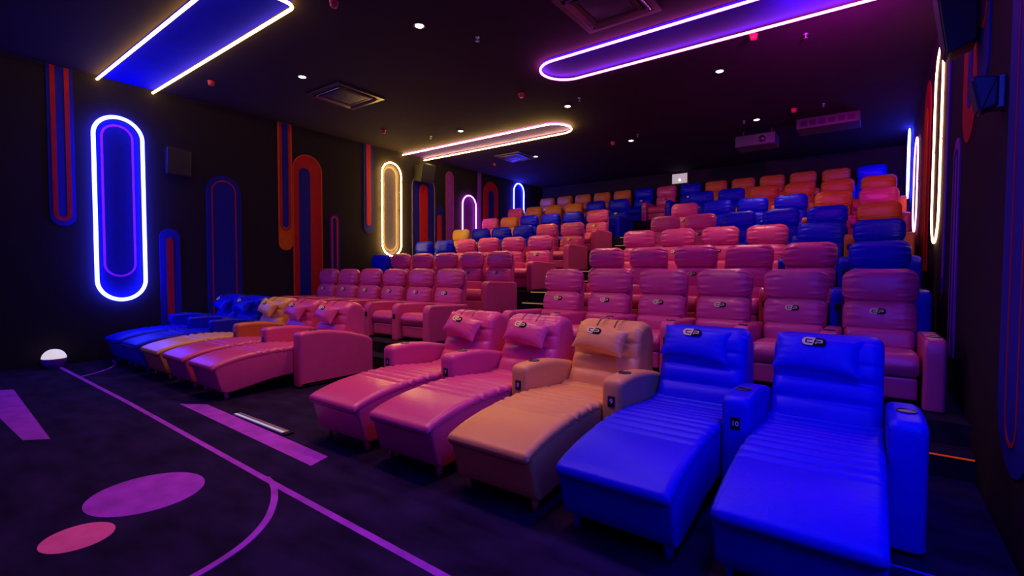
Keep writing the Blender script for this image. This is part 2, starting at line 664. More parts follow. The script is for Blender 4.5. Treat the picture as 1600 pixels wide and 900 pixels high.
# right wall
neon_oval('R', 1.50, 2.20, 1.05, 4.24, NEON['blue'], 'large oval blue neon tube on the right wall by the front', 0.031,
          fill=N_BLUE, inner=(M_MAGENTA, 0.11, 0.035, 1.45))
neon_oval('R', 7.98, 8.88, 1.96, 4.48, NEON['warm'], 'tall warm white neon loop on the right wall, the nearest in view', 0.011, off=0.016)
neon_oval('R', 11.75, 12.70, 2.36, 4.16, NEON['pink'], 'pink neon loop on the right wall beyond the white one', 0.011, off=0.03)
neon_oval('R', 14.15, 14.85, 3.28, 4.86, NEON['blue_rear'], 'blue neon loop on the right wall in the back corner', 0.012, off=0.05)
mural('wall_panel', 'R', (3.38, 4.18, 0.45, 4.60, True, True), M_BLUE, 'tall blue panel with a thin red loop on the right wall at the picture edge',
      [('ring', (3.66, 3.95, 0.60, 4.40, True, True), M_RED, 0.02, 1)])
mural('wall_panel', 'R', (5.42, 6.20, 2.72, 4.895, False, True), M_RED, 'red panel with blue bar hanging on the right wall behind the speaker',
      [('fill', (5.66, 5.90, 3.0, 4.89, False, True), M_BLUE, 0, 1)])
mural('wall_panel', 'R', (4.95, 5.38, 3.0, 4.895, False, True), M_BLUE, 'blue panel with a pink loop hanging high on the right wall',
      [('ring', (5.03, 5.30, 3.45, 4.89, False, True), M_RED, 0.06, 1)])
mural('wall_panel', 'R', (6.28, 6.74, 0.745, 2.90, True, False), M_PURPLE, 'slim purple arch panel on the right wall beside the third row',
      [('ring', (6.38, 6.64, 0.75, 2.80, True, False), M_BLUE, 0.05, 1)])
mural('wall_panel', 'R', (7.20, 7.50, 1.3, 4.895, False, True), M_BLUE, 'narrow blue panel hanging left of the speaker on the right wall',
      [('fill', (7.28, 7.42, 1.5, 4.89, False, True), M_PURPLE, 0, 1)])
mural('wall_panel', 'R', (9.60, 10.90, 1.585, 4.60, True, False), M_RED, 'dark red arch panel on the right wall between white and pink neon',
      [('fill', (10.0, 10.5, 1.59, 4.2, True, False), M_ORANGE, 0, 1)])


def ceiling_neon(x0, x1, y0, y1, mat, cmat, endside, rc, label, r=0.028):
    """open-ended loop along x on the ceiling; endside +1 rounds the x1 end, -1 the x0 end"""
    w = (y1 - y0) / 2
    rc = min(rc, w)
    pts = []
    xe = x1 if endside > 0 else x0
    s = 1 if endside > 0 else -1
    xo = x0 if endside > 0 else x1
    pts.append((xo, y0))
    for k in range(13):
        t = -PI / 2 + k / 12 * PI / 2
        pts.append((xe - s * rc + s * rc * math.cos(t), y0 + rc + rc * math.sin(t)))
    for k in range(13):
        t = k / 12 * PI / 2
        pts.append((xe - s * rc + s * rc * math.cos(t), y1 - rc + rc * math.sin(t)))
    pts.append((xo, y1))
    root = empty('ceiling_neon_light', ((x0 + x1) / 2, (y0 + y1) / 2, ZC), label, 'neon light', 'neon loops on the ceiling')
    inv = Matrix.Translation(-root.location)
    g = MB()
    P = [Vector((a, b, ZC - 0.06)) for a, b in pts]
    Q = []
    for i in range(len(P) - 1):
        n = max(1, int((P[i + 1] - P[i]).length / 0.25))
        Q += [P[i].lerp(P[i + 1], k / n) for k in range(n)]
    Q.append(P[-1])
    g.add(*tube(Q, r))
    g.build('neon_tube', mat, root, inv)
    g = MB()
    N = len(pts)
    v = [(a, b, ZC - 0.001) for a, b in pts] + [(a, b, ZC - 0.010) for a, b in pts]
    f = [tuple(range(N)), tuple(range(N, 2 * N))[::-1]] + [(i, (i + 1) % N, N + (i + 1) % N, N + i) for i in range(N)]
    g.add(v, f, smooth=False)
    g.build('ceiling_panel', cmat, root, inv)
    return root


ceiling_neon(XL + 0.01, -5.80, 2.49, 3.29, NEON['ceiling_yellow'], C_DEEP, 1, 0.12, 'warm yellow neon frame around a blue ceiling panel at upper left', 0.019)
ceiling_neon(XL + 0.01, -5.58, 9.22, 10.04, NEON['ceiling_rear'], C_PURPLE, 1, 0.41, 'yellow neon loop around a purple ceiling panel over the left block', 0.015)
ceiling_neon(-4.48, XR - 0.01, 6.49, 7.32, NEON['magenta'], C_BLUE, -1, 0.41, 'pink magenta neon loop around a blue ceiling panel at upper right', 0.017)


# ------------------------------------------------------------------ ceiling fittings
def relabel(o, lab):
    o['label'] = lab


def copy_tree(o, parent=None):
    c = o.copy()
    COL.objects.link(c)
    c.parent = parent
    for ch in list(o.children):
        copy_tree(ch, c)
    return c


dl = empty('downlight', (0, 0, 0), 'x', 'ceiling light', 'round ceiling downlights')
g = MB()
g.add(*lathe([(0.055, 0.0), (0.075, -0.002), (0.085, -0.008), (0.085, 0.0)]))
g.build('rim', DARKMETAL, dl)
g = MB()
g.add(*lathe([(0.0, -0.003), (0.055, -0.003), (0.058, 0.0)]))
g.build('diffuser', LAMPDISC, dl)
cols = {-2.12: 'right', -5.02: 'middle', -7.95: 'left'}
first = True
for yi, (yy, yn) in enumerate(((4.61, 'nearest'), (8.6, 'second'), (11.8, 'farthest'))):
    for xx, xn in cols.items():
        o = dl if first else copy_tree(dl)
        first = False
        o.location = (xx, yy, ZC - 0.002)
        o['label'] = 'small round white ceiling downlight, %s column, %s from the front' % (xn, yn)
        ld = bpy.data.lights.new('downlight_beam', 'SPOT')
        ld.energy = (100, 105, 62)[yi]
        ld.color = (1.0, 0.50, 0.46)
        ld.spot_size = R(92)
        ld.spot_blend = 0.9
        ld.shadow_soft_size = 0.06
        lo = bpy.data.objects.new('lamp_light', ld)
        COL.objects.link(lo)
        lo.parent = o
        lo.location = (0, 0, -0.03)

REDS = [(-5.42, 3.57), (-9.43, 3.76), (-5.36, 7.47), (-9.36, 7.46), (-1.42, 7.56), (-1.37, 11.46), (-5.45, 11.65), (-9.46, 11.78)]
rl = ['by the end of the blue ceiling panel', 'on the far left near the front', 'in the middle of the ceiling left of the magenta loop',
      'above the left wall before the yellow loop', 'beside the magenta neon loop on the right', 'high at right near the back',
      'near the back in the middle', 'near the back on the left']
sd = empty('smoke_detector', (0, 0, 0), 'x', 'smoke detector', 'red ceiling detectors')
g = MB()
g.add(*lathe([(0.055, 0), (0.055, -0.018), (0.045, -0.022)]))
g.build('base', REDPL, sd)
g = MB()
g.add(*lathe([(0.046, -0.02), (0.05, -0.05), (0.035, -0.075), (0.0, -0.082)]))
g.build('dome', REDPL, sd)
for i, (x, y) in enumerate(REDS):
    o = sd if i == 0 else copy_tree(sd)
    o.location = (x, y, ZC)
    o['label'] = 'small red ceiling detector ' + rl[i]
SPR = [(-4.59, 5.32), (-4.6, 8.32), (-0.83, 7.97), (-0.86, 11.46), (-8.86, 8.5), (-4.66, 11.36), (-2.36, 11.73)]
sl = ['in the dark middle of the ceiling near the front', 'just past the tip of the magenta loop', 'right of the magenta loop',
      'at right near the back', 'left of the yellow loop', 'near the back in the middle', 'beside the far right downlight']
sp = empty('sprinkler', (0, 0, 0), 'x', 'sprinkler', 'small ceiling sprinklers')
g = MB()
g.add(*lathe([(0.03, 0), (0.03, -0.006), (0.01, -0.01), (0.01, -0.05), (0.006, -0.055)], 14))
g.build('stem', STEEL, sp)
g = MB()
g.add(*lathe([(0.0, -0.062), (0.028, -0.060), (0.028, -0.057), (0.0, -0.055)], 14))
g.build('deflector', STEEL, sp)
for i, (x, y) in enumerate(SPR):
    o = sp if i == 0 else copy_tree(sp)
    o.location = (x, y, ZC)
    o['label'] = 'tiny metal ceiling sprinkler ' + sl[i]

ac = empty('air_conditioner', (0, 0, 0), 'x', 'air conditioner', 'square ceiling air conditioners')
g = MB()
for s in range(4):
    M = RZ(90 * s)
    v, f = slab([(-0.5, -0.5), (0.5, -0.5), (0.42, -0.42), (-0.42, -0.42)], lambda a, b: (a, b, 0), lambda a, b: (a, b, -0.03))
    g.add(v, f, smooth=False, M=M)
    v, f = slab([(-0.35, -0.33), (0.35, -0.33), (0.28, -0.27), (-0.28, -0.27)], lambda a, b: (a, b, 0), lambda a, b: (a, b, -0.035))
    g.add(v, f, smooth=False, M=M)
g.build('frame', plain('satin_metal', (0.10, 0.09, 0.09), 0.35, 0.7), ac)
for s in range(4):
    g = MB()
    v, f = box(-0.36, 0.36, -0.040, 0.040, -0.006, 0.006, 0.003)
    g.add(v, f, M=RZ(90 * s) @ T(0, -0.375, -0.03) @ RX(28))
    g.build('louvre', plain('satin_louvre', (0.22, 0.2, 0.2), 0.3, 0.7) if s == 0 else bpy.data.materials['satin_louvre'], ac)
g = MB()
g.add(*box(-0.26, 0.26, -0.26, 0.26, -0.032, -0.001, 0.004))
g.build('intake_grille', GREYBOX, ac)
for i, (x, y, s, lab) in enumerate(((-8.13, 5.60, 1.02, 'square ceiling air conditioner with golden edge reflections near the left'),
                                    (-8.42, 11.45, 0.90, 'square ceiling air conditioner lit blue near the back left'),
                                    (-2.72, 5.62, 1.02, 'square dark ceiling air conditioner cut by the top edge'))):
    o = ac if i == 0 else copy_tree(ac)
    o.location = (x, y, ZC - 0.001)
    o.scale = (s, s, s)
    o['label'] = lab

# ducts near the back right
g = MB()
g.add(*box(-1.42, -0.28, 12.30, 12.95, ZC - 0.22, ZC - 0.001, 0.01))
o = g.build('air_duct', GREYBOX)
tag(o, 'dark grey box duct under the ceiling near the back right', 'duct')
g = MB()
for k in range(6):
    g.add(*box(-1.34 + k * 0.17, -1.22 + k * 0.17, 12.285, 12.301, ZC - 0.17, ZC - 0.06), smooth=False)
g.build('vent_slot', BLACK, o)
pj = empty('projector', (-2.25, 12.6, ZC), 'dark projector box hanging under the ceiling behind the far right downlight', 'projector')
g = MB()
g.add(*box(-0.42, 0.42, -0.25, 0.35, -0.42, -0.16, 0.02))
g.build('housing', GREYBOX, pj)
g = MB()
g.add(*lathe([(0.0, 0), (0.06, 0), (0.07, 0.01), (0.07, 0.05)], 18), M=T(0.15, -0.29, -0.29) @ RX(90) @ RX(180))
g.build('lens', BLACK, pj)
g = MB()
for sx in (-0.3, 0.3):
    g.add(*box(sx - 0.015, sx + 0.015, 0.03, 0.06, -0.17, 0.0), smooth=False)
g.build('bracket', DARKMETAL, pj)

# projection window high on the back wall
pw = empty('projection_window', (-5.26, YB, 4.68), 'small bright white window high on the back wall above the back row', 'window')
g = MB()
g.add(*box(-0.25, 0.25, -0.008, -0.001, -0.16, 0.16), smooth=False)
g.build('glass', emit('projection_glass', (0.75, 0.62, 0.68), 0.55), pw)
g = MB()
for c in ((-0.28, -0.25, -0.19, 0.19), (0.25, 0.28, -0.19, 0.19), (-0.25, 0.25, 0.16, 0.19), (-0.25, 0.25, -0.19, -0.16)):
    g.add(*box(c[0], c[1], -0.02, -0.001, c[2], c[3]), smooth=False)
g.build('frame', BLACK, pw)
g = MB()
g.add(*lathe([(0.0, 0), (0.03, 0), (0.035, 0.01)], 18), M=T(0.0, -0.012, -0.05) @ RX(90))
g.build('lens', emit('projector_lens', (1.0, 0.8, 0.7), 6), pw)


# ------------------------------------------------------------------ wall speakers
def speaker(x0, x1, y0, y1, z0, z1, facing, label):
    """tapered cabinet fixed to a wall; facing +1 looks to +x"""
    cx, cy, cz = (x0 + x1) / 2, (y0 + y1) / 2, (z0 + z1) / 2
    w, d, h = (x1 - x0), (y1 - y0), (z1 - z0)
    xw = x0 if facing > 0 else x1
    o = empty('wall_speaker', (xw, cy, cz), label, 'speaker', 'wall speakers')
    g = MB()
    s = facing
    prof = [(0.03, -h * 0.38), (w * 0.72, -h / 2), (w, h * 0.42), (w * 0.94, h / 2), (0.03, h * 0.40)]
    rp = rpoly(prof, [0.01, 0.05 * h, 0.02, 0.02, 0.01], 4)
    st = xst(d, 0.015, 3)
    v, f = loft(rp, st)
    v = [(a[1] * s, a[0], a[2]) for a in v]
    g.add(v, f)
    g.build('cabinet', plain('speaker_cabinet', (0.012, 0.010, 0.012), 0.5) if 'speaker_cabinet' not in bpy.data.materials else bpy.data.materials['speaker_cabinet'], o)
    g = MB()
    a, b = Vector((w * 0.74, -h * 0.44)), Vector((w * 0.985, h * 0.38))
    n = Vector((b.y - a.y, -(b.x - a.x))).normalized()
    q = [a, b, b + n * 0.008, a + n * 0.008]
    v, f = loft([tuple(k) for k in q], [(-d * 0.44, 0), (d * 0.44, 0)])
    v = [(k[1] * s, k[0], k[2]) for k in v]
    g.add(v, f, smooth=False)
    g.build('grille', GRILLE, o)
    g = MB()
    v, f = box(min(0, 0.04 * s), max(0, 0.04 * s), -0.06, 0.06, -0.1, 0.1)
    g.add(v, f, smooth=False)
    g.build('bracket', DARKMETAL, o)
    return o


speaker(XL, XL + 0.20, 3.44, 3.84, 3.36, 3.88, 1, 'dark wall speaker high on the left wall right of the large blue neon')
speaker(XL, XL + 0.42, 9.62, 10.12, 4.12, 4.66, 1, 'dark wall speaker above the broad blue arch on the left wall')
speaker(0.36, XR, 5.28, 5.55, 3.34, 3.96, -1, 'big dark rounded speaker high on the right wall')
speaker(0.49, XR, 4.36, 4.52, 2.62, 2.86, -1, 'small dark box speaker lower on the right wall')


# ------------------------------------------------------------------ floor markings and small floor things
def flat(name, outline, mat, label, z=0.004, cat='floor marking'):
    g = MB()
    g.add(*slab(outline, lambda a, b: (a, b, 0.0005), lambda a, b: (a, b, z)), smooth=False)
    return tag(g.build(name, mat), label, cat)


def ribbon(name, path, w, mat, label, z=0.004):
    P = [Vector(p) for p in path]
    L = []
    Rr = []
    for i in range(len(P)):
        t = (P[min(i + 1, len(P) - 1)] - P[max(i - 1, 0)]).normalized()
        n = Vector((-t.y, t.x))
        L.append(P[i] + n * w / 2)
        Rr.append(P[i] - n * w / 2)
    g = MB()
    g.add(*ringslab([tuple(a) for a in L], [tuple(a) for a in Rr], lambda a, b: (a, b, 0.0005), lambda a, b: (a, b, z), closed=False), smooth=False)
    return tag(g.build(name, mat), label, 'floor marking')


def ell(cx, cy, rx, ry, rot, n=48):
    c, s = math.cos(R(rot)), math.sin(R(rot))
    return [(cx + rx * math.cos(2 * PI * k / n) * c - ry * math.sin(2 * PI * k / n) * s,
             cy + rx * math.cos(2 * PI * k / n) * s + ry * math.sin(2 * PI * k / n) * c) for k in range(n)]


ribbon('floor_line', [(-10.70, 1.86), (-7.0, 1.84), (-3.39, 1.77), (-1.0, 1.74), (XR - 0.02, 1.72)], 0.05, FLOORPURPLE,
       'long straight purple line painted across the dark floor')
ribbon('floor_line', spline([(-3.66, 1.79), (-3.50, 1.76), (-3.36, 1.70), (-3.20, 1.61), (-3.02, 1.47), (-2.87, 1.28), (-2.78, 1.05), (-2.74, 0.8)], 8), 0.045,
       FLOORPURPLE, 'curved purple line branching towards the camera', 0.0055)
ribbon('floor_line', spline([(-9.30, 1.86), (-9.36, 1.95), (-9.50, 2.12), (-9.75, 2.32), (-10.1, 2.48), (-10.5, 2.55)], 8), 0.035,
       FLOORPURPLE, 'small curved purple line at the far left end of the floor', 0.0055)
ribbon('floor_line', [(0.10, 3.27), (0.60, 3.28)], 0.02, plain('blue_floor_line', (0.05, 0.05, 0.5), 0.8),
       'faint blue floor line beside the end armrest at right')
flat('floor_band', [(-9.3, 0.80), (-6.25, 0.84), (-6.10, 1.00), (-9.0, 1.14)], FLOORPURPLE, 'broad purple band on the floor at the left edge')
flat('floor_band', [(-6.50, 2.185), (-3.60, 2.115), (-3.60, 2.13), (-3.66, 2.31), (-3.80, 2.315), (-6.22, 2.37)], FLOORPURPLE,
     'broad purple band on the floor before the aisle and the pink loungers')
flat('painted_circle', ell(-4.08, 1.16, 0.345, 0.345, 0), FLOORPURPLE, 'larger purple circle painted on the floor')
flat('painted_circle', ell(-3.72, 0.715, 0.172, 0.172, 0), FLOORPINK, 'smaller bright pink circle painted on the floor')

rail = empty('floor_light_rail', (-5.0, 2.40, 0.0), 'thin shiny metal rail lying on the floor before the aisle', 'rail')
g = MB()
g.add(*box(-0.53, 0.53, -0.04, 0.04, 0.0, 0.018, 0.004))
g.build('housing', STEEL, rail)
g = MB()
g.add(*box(-0.52, 0.50, -0.030, -0.008, 0.017, 0.022, 0.001))
g.build('light_strip', emit('rail_glow', (0.8, 0.78, 0.85), 0.45), rail)
g = MB()
g.add(*box(0.50, 0.56, -0.045, 0.045, 0.0, 0.024, 0.004))
g.build('end_cap', BLACK, rail)

gl = empty('globe_lamp', (-10.52, 1.80, 0.0), 'white globe lamp with a dark purple lower half on the floor by the left wall', 'lamp')
g = MB()
g.add(*lathe([(0.0, 0.30)] + [(0.155 * math.sin(R(a)), 0.145 + 0.155 * math.cos(R(a))) for a in range(8, 92, 6)]))
g.build('lit_dome', emit('globe_glow', (0.80, 0.74, 0.80), 0.8), gl)
g = MB()
g.add(*lathe([(0.155 * math.sin(R(a)), 0.145 + 0.155 * math.cos(R(a))) for a in range(90, 152, 6)] + [(0.08, 0.0), (0.0, 0.0)]))
g.build('lower_bowl', M_PURPLE, gl)


# ------------------------------------------------------------------ the round CP badge
def badge_mesh():
    """pill badge, cream half with a dark C, black half with a cream P; lies in x-z, faces -y"""
    g = MB()
    w, h = 0.070, 0.030
    def half(sgn, mi):
        out = []
        for k in range(13):
            t = PI / 2 + sgn * k / 12 * PI
            out.append((sgn * -1 * 0 + (-(w - h) if sgn > 0 else (w - h)) + h * math.cos(t), h * math.sin(t)))
        if sgn > 0:
            out += [(-0.006, -h), (0.006, h)]
        else:
            out += [(-0.006 + 0.0, -h), (0.006, h)]
        g.add(*slab(out, lambda a, b: (a, 0.0, b), lambda a, b: (a, -0.004, b)), mi, False)
    half(1, 0)
    half(-1, 1)
    def bar(x0, x1, z0, z1, mi):
        g.add(*box(x0, x1, -0.0052, -0.0035, z0, z1), mi, False)
    # C
    bar(-0.046, -0.010, 0.009, 0.016, 1)
    bar(-0.046, -0.010, -0.016, -0.009, 1)
    bar(-0.050, -0.042, -0.014, 0.014, 1)
    # P
    bar(0.010, 0.046, 0.009, 0.016, 0)
    bar(0.040, 0.048, -0.006, 0.014, 0)
    bar(0.012, 0.046, -0.008, -0.002, 0)
    bar(0.008, 0.015, -0.018, -0.002, 0)
    return g.mesh('logo_badge', [CREAM, BLACKPRINT])


BADGE = badge_mesh()


def cup_mesh(r=0.045):
    g = MB()
    g.add(*lathe([(r * 1.15, 0.0), (r * 1.18, 0.006), (r * 1.02, 0.008), (r * 0.96, 0.003)], 22), 0)
    g.add(*lathe([(r * 0.98, 0.0035), (0.0, 0.0015)], 22), 1)
    return g.mesh('cup_holder', [DARKMETAL, BLACK])


CUP = cup_mesh()


def plate_mesh(txt=None):
    g = MB()
    g.add(*box(-0.030, 0.030, -0.006, 0.002, -0.042, 0.042, 0.003), mi=0)
    me = g.mesh('number_plate', [BLACK, WHITEPRINT])
    if txt:
        cu = bpy.data.curves.new('t', 'FONT')
        cu.body = txt
        cu.size = 0.055 if len(txt) == 1 else 0.046
        cu.extrude = 0.0008
        cu.align_x = 'CENTER'
        cu.align_y = 'CENTER'
        ob = bpy.data.objects.new('t', cu)
        COL.objects.link(ob)
        bpy.context.view_layer.update()
        dg = bpy.context.evaluated_depsgraph_get()
        tm = bpy.data.meshes.new_from_object(ob.evaluated_get(dg))
        M = T(0, -0.0068, 0) @ RX(90)
        g.add([v.co[:] for v in tm.vertices], [tuple(p.vertices) for p in tm.polygons], 1, False, M)
        bpy.data.objects.remove(ob)
        bpy.data.curves.remove(cu)
        bpy.data.meshes.remove(tm)
        me = g.mesh('number_plate', [BLACK, WHITEPRINT])
    return me


PLATE0 = plate_mesh()


def add_mesh(name, me, parent, M=None, mat=None):
    o = place(name, me, parent, M)
    if mat is not None:
        o.material_slots[0].link = 'OBJECT'
        o.material_slots[0].material = mat
    return o


# ------------------------------------------------------------------ recliner meshes (origin: seat centre, head line y=0, tread z=0, faces -y)
SW = 0.60


def superel(cy, cz, hy, hz, tilt, p=2.6, n=96):
    out = []
    c, s = math.cos(R(tilt)), math.sin(R(tilt))
    for k in range(n):
        t = 2 * PI * k / n
        a = hy * math.copysign(abs(math.cos(t)) ** (2 / p), math.cos(t))
        b = hz * math.copysign(abs(math.sin(t)) ** (2 / p), math.sin(t))
        out.append((cy + a * c - b * s, cz + a * s + b * c))
    return out


def wrinkle(amp, freq, ph, start=0.38, N=96):
    def fn(xn, i, p):
        e = max(0.0, (abs(xn) - start) / (1 - start))
        side = 1 if xn > 0 else -1
        w = 0.9 - 1.9 * abs(math.sin(0.5 * (freq * 2 * PI * i / N + ph * side + 2.0 * xn))) + 0.5 * math.sin(round(freq * 1.7) * 2 * PI * i / N + 1.3 * ph)
        seam = -0.006 * math.exp(-(xn / 0.02) ** 2)
        return amp * w * e * (1.15 - e) + seam * 0.5
    return fn


def cushion(cy, cz, hy, hz, tilt, w, p=2.6, rx=0.10, rin=0.085, amp=0.012, freq=11, ph=0.5):
    g = MB()
    st = xst(w, rx, 7, 14, rin)
    g.add(*loft(superel(cy, cz, hy, hz, tilt, p), st, 0, wrinkle(amp, freq, ph)))
    return g


HEAD = cushion(0.055, 1.072, 0.115, 0.182, -6, SW + 0.06, 2.25, 0.16, 0.105, 0.020, 13, 0.4).mesh('headrest', [PINK])
BACKC = cushion(-0.005, 0.730, 0.108, 0.178, -8, SW + 0.035, 2.3, 0.12, 0.09, 0.017, 13, 1.1).mesh('back_cushion', [PINK])
LUMB = cushion(-0.080, 0.500, 0.115, 0.125, -8, SW - 0.01, 2.6, 0.06, 0.05, 0.006, 8, 2.0).mesh('lumbar_cushion', [PINK])
g = MB()
pr = resample(rpoly([(-0.88, 0.27), (-0.12, 0.27), (-0.06, 0.44), (-0.55, 0.475), (-0.86, 0.485), (-0.93, 0.38)], [0.05, 0.03, 0.03, 0.2, 0.10, 0.09], 6), 0.03)
NPR = len(pr)
g.add(*loft(pr, xst(SW - 0.015, 0.05, 5, 10, 0.04), 0, wrinkle(0.006, 9, 0.7, 0.6, NPR)))
SEATM = g.mesh('seat_cushion', [PINK])
g = MB()
g.add(*loft(resample(rpoly([(-0.875, 0.07), (-0.80, 0.05), (-0.80, 0.262), (-0.885, 0.262)], [0.02] * 4, 4), 0.05), xst(SW - 0.03, 0.03, 4, 6), 0))
FOOTM = g.mesh('footrest', [PINK])
g = MB()
g.add(*loft(rpoly([(-0.79, 0.0), (-0.02, 0.0), (-0.02, 0.268), (-0.79, 0.268)], [0.01] * 4, 2), xst(SW - 0.04, 0.01, 2), 0))
BASEM = g.mesh('base', [BLACK])
g = MB()
g.add(*loft(resample(rpoly([(-0.02, 0.10), (0.10, 0.10), (0.185, 1.06), (0.15, 1.10), (0.09, 1.06), (0.03, 0.60)], [0.02, 0.03, 0.03, 0.02, 0.03, 0.1], 4), 0.05),
            xst(SW + 0.01, 0.03, 4, 2), 0))
SHELLM = g.mesh('back_shell', [PINK])
ARMW = 0.155
g = MB()
pr = resample(rpoly([(-0.955, 0.005), (0.03, 0.005), (0.03, 0.615), (-0.955, 0.645)], [0.02, 0.03, 0.07, 0.13], 8), 0.06)
g.add(*loft(pr, xst(ARMW, 0.032, 5, 1), 0))
ARMM = g.mesh('armrest', [PINK])

SEATCOL = {2: ('PPPPPP', 'PPPPPP'), 3: ('BPPPPP', 'PPPPPB'), 4: ('BBPPPP', 'PPPPBB'), 5: ('YBBBPP', 'PPBBBO'), 6: ('POBBBP', 'PBBBOP'),
           7: ('POOOBB', 'BBOOOO'), 8: ('OOOOOBPBOOOOOB', '')}
XL0, XR0, PITCH, X80 = -10.16, -3.84, 0.78, -10.23
ordn = ['first', 'second', 'third', 'fourth', 'fifth', 'sixth', 'seventh', 'eighth', 'ninth', 'tenth', 'eleventh', 'twelfth', 'thirteenth', 'fourteenth']


def add_arm(root, x, mat, me=None, cupy=-0.79, cupz=0.642, plz=0.42, ply=-0.957, plate=None, cup_r=1.0):
    a = add_mesh('armrest', me or ARMM, root, T(x, 0, 0), mat)
    add_mesh('cup_holder', CUP, a, T(0, cupy, cupz) @ Matrix.Scale(cup_r, 4))
    if plate is not False:
        add_mesh('number_plate', plate or PLATE0, a, T(0, ply, plz))
    return a


def recliner(x, row, c, label, right_arm, jit):
    root = empty('recliner_seat', (x, ROWY[row], ROWZ[row]), label, 'recliner', 'leather recliners in the stepped rows')
    m = LE[c]
    add_mesh('base', BASEM, root)
    add_mesh('seat_cushion', SEATM, root, None, m)
    add_mesh('footrest', FOOTM, root, None, m)
    add_mesh('back_shell', SHELLM, root, None, m)
    add_mesh('lumbar_cushion', LUMB, root, None, m)
    bc = add_mesh('back_cushion', BACKC, root, None, m)
    add_mesh('logo_badge', BADGE, bc, T(-0.01, -0.104, 0.805) @ RX(-13))
    add_mesh('headrest', HEAD, root, T(0, 0, 0.0 + jit), m)
    add_arm(root, -PITCH / 2, m)
    if right_arm:
        add_arm(root, PITCH / 2, m, plate=False)
    return root


nrm = {2: 'second', 3: 'third', 4: 'fourth', 5: 'fifth', 6: 'sixth', 7: 'seventh'}
for row in range(2, 9):
    L, Rr = SEATCOL[row]
    if row < 8:
        for blk, (x0, cs) in enumerate(((XL0, L), (XR0, Rr))):
            for j, c in enumerate(cs):
                if blk == 0:
                    lab = '%s leather recliner, %s from the left wall, left block, %s row' % (COLNAME[c], ordn[j], nrm[row])
                else:
                    lab = '%s leather recliner, %s from the centre aisle, right block, %s row' % (COLNAME[c], ordn[j], nrm[row])
                recliner(x0 + PITCH * j, row, c, lab, j == 5, random.uniform(-0.006, 0.006))
    else:
        for j, c in enumerate(L):
            recliner(X80 + PITCH * j, row, c, '%s leather recliner against the back wall, %s from the left in the back row' % (COLNAME[c], ordn[j]),
                     j == 13, random.uniform(-0.006, 0.006))

# ------------------------------------------------------------------ lounger meshes (origin: centre, y = Y - 3.5, floor z=0)
Y0 = 3.5
LW = 0.69


def ly(pts):
    return [(a - Y0, b) for a, b in pts]


top = spline(ly([(2.415, 0.395), (2.435, 0.437), (2.55, 0.478), (2.75, 0.520), (3.0, 0.548), (3.25, 0.558), (3.5, 0.548), (3.75, 0.522), (3.95, 0.51), (4.10, 0.525)]), 10)
TOPN = len(top)


def offset_pts(pts, d):
    P = [Vector(p) for p in pts]
    out = []
    for i in range(len(P)):
        t = (P[min(i + 1, len(P) - 1)] - P[max(i - 1, 0)]).normalized()
        out.append(tuple(P[i] + Vector((t.y, -t.x)) * d))
    return out


# cushion: flat front pad, then channels
low = ly([(2.430, 0.365), (2.50, 0.380)]) + [p for p in offset_pts(top, 0.085) if p[0] + Y0 > 2.56]


def chan(xn, i, p):
    y = p.x + Y0
    fade = max(0.0, 1 - abs(xn) ** 8 * 0.9)
    onTop = 1.0 if p.y > 0.455 else 0.0
    if y > 2.93 and onTop:
        ph = ((y - 2.93) / 0.112) % 1.0
        r = abs(math.sin(PI * ph)) ** 0.6
        b = 0.024 * (r - 0.75) * (0.65 + 0.35 * fade)
        if abs(xn) > 0.8:
            b += 0.006 * math.sin(y * 90) * (abs(xn) - 0.8) / 0.2
        return b
    if onTop and 2.44 < y < 2.93:
        return 0.010 * math.sin(PI * (y - 2.44) / 0.49) * (1 - xn * xn)
    return 0.0


g = MB()
g.add(*loft2(low, top, 130, xst(LW + 0.006, 0.05, 6, 12, 0.035), 0, chan))
LCUSH = g.mesh('seat_cushion', [PINK])
# base body below the cushion: arched underside, flared front
under = ly([(2.450, 0.40), (2.54, 0.090)]) + spline(ly([(2.64, 0.082), (2.85, 0.115), (3.1, 0.158), (3.35, 0.180), (3.6, 0.180), (4.2, 0.180)]), 6) + ly([(4.22, 0.48)])
basetop = ly([(2.455, 0.415)]) + offset_pts([p for p in top if 2.50 < p[0] + Y0 < 4.15], 0.020)
g = MB()
g.add(*loft2(under, basetop, 40, xst(LW, 0.02, 4, 6), 0))
LBASE = g.mesh('body', [PINK])
# back: slab with three bands in front and the rounded head roll
fr = spline(ly([(4.04, 0.49), (4.10, 0.56), (4.155, 0.68), (4.20, 0.80), (4.235, 0.93), (4.27, 1.02), (4.35, 1.085), (4.46, 1.095), (4.56, 1.04), (4.61, 0.93)]), 9)
prof = resample(fr + ly([(4.615, 0.60), (4.60, 0.06), (4.25, 0.06), (4.12, 0.30)]), 0.0165)


def bands(xn, i, p):
    y = p.x + Y0
    z = p.y
    if y < 4.30 and z > 0.50:
        if z < 0.93:
            ph = ((z - 0.50) / 0.1433) % 1.0
            r = abs(math.sin(PI * ph)) ** 0.55
            return 0.036 * (r - 0.6) * (1 - abs(xn) ** 6 * 0.5)
        return 0.010
    return 0.0


g = MB()
g.add(*loft(prof, xst(LW, 0.085, 8, 10, 0.065), 0, bands))
LBACK = g.mesh('backrest', [PINK])
# leg
g = MB()
g.add(*cyl(0.020, 0.026, 0.0, 0.10, 14))
g.add(*cyl(0.032, 0.032, 0.085, 0.10, 14))
LLEG = g.mesh('leg', [PINK])
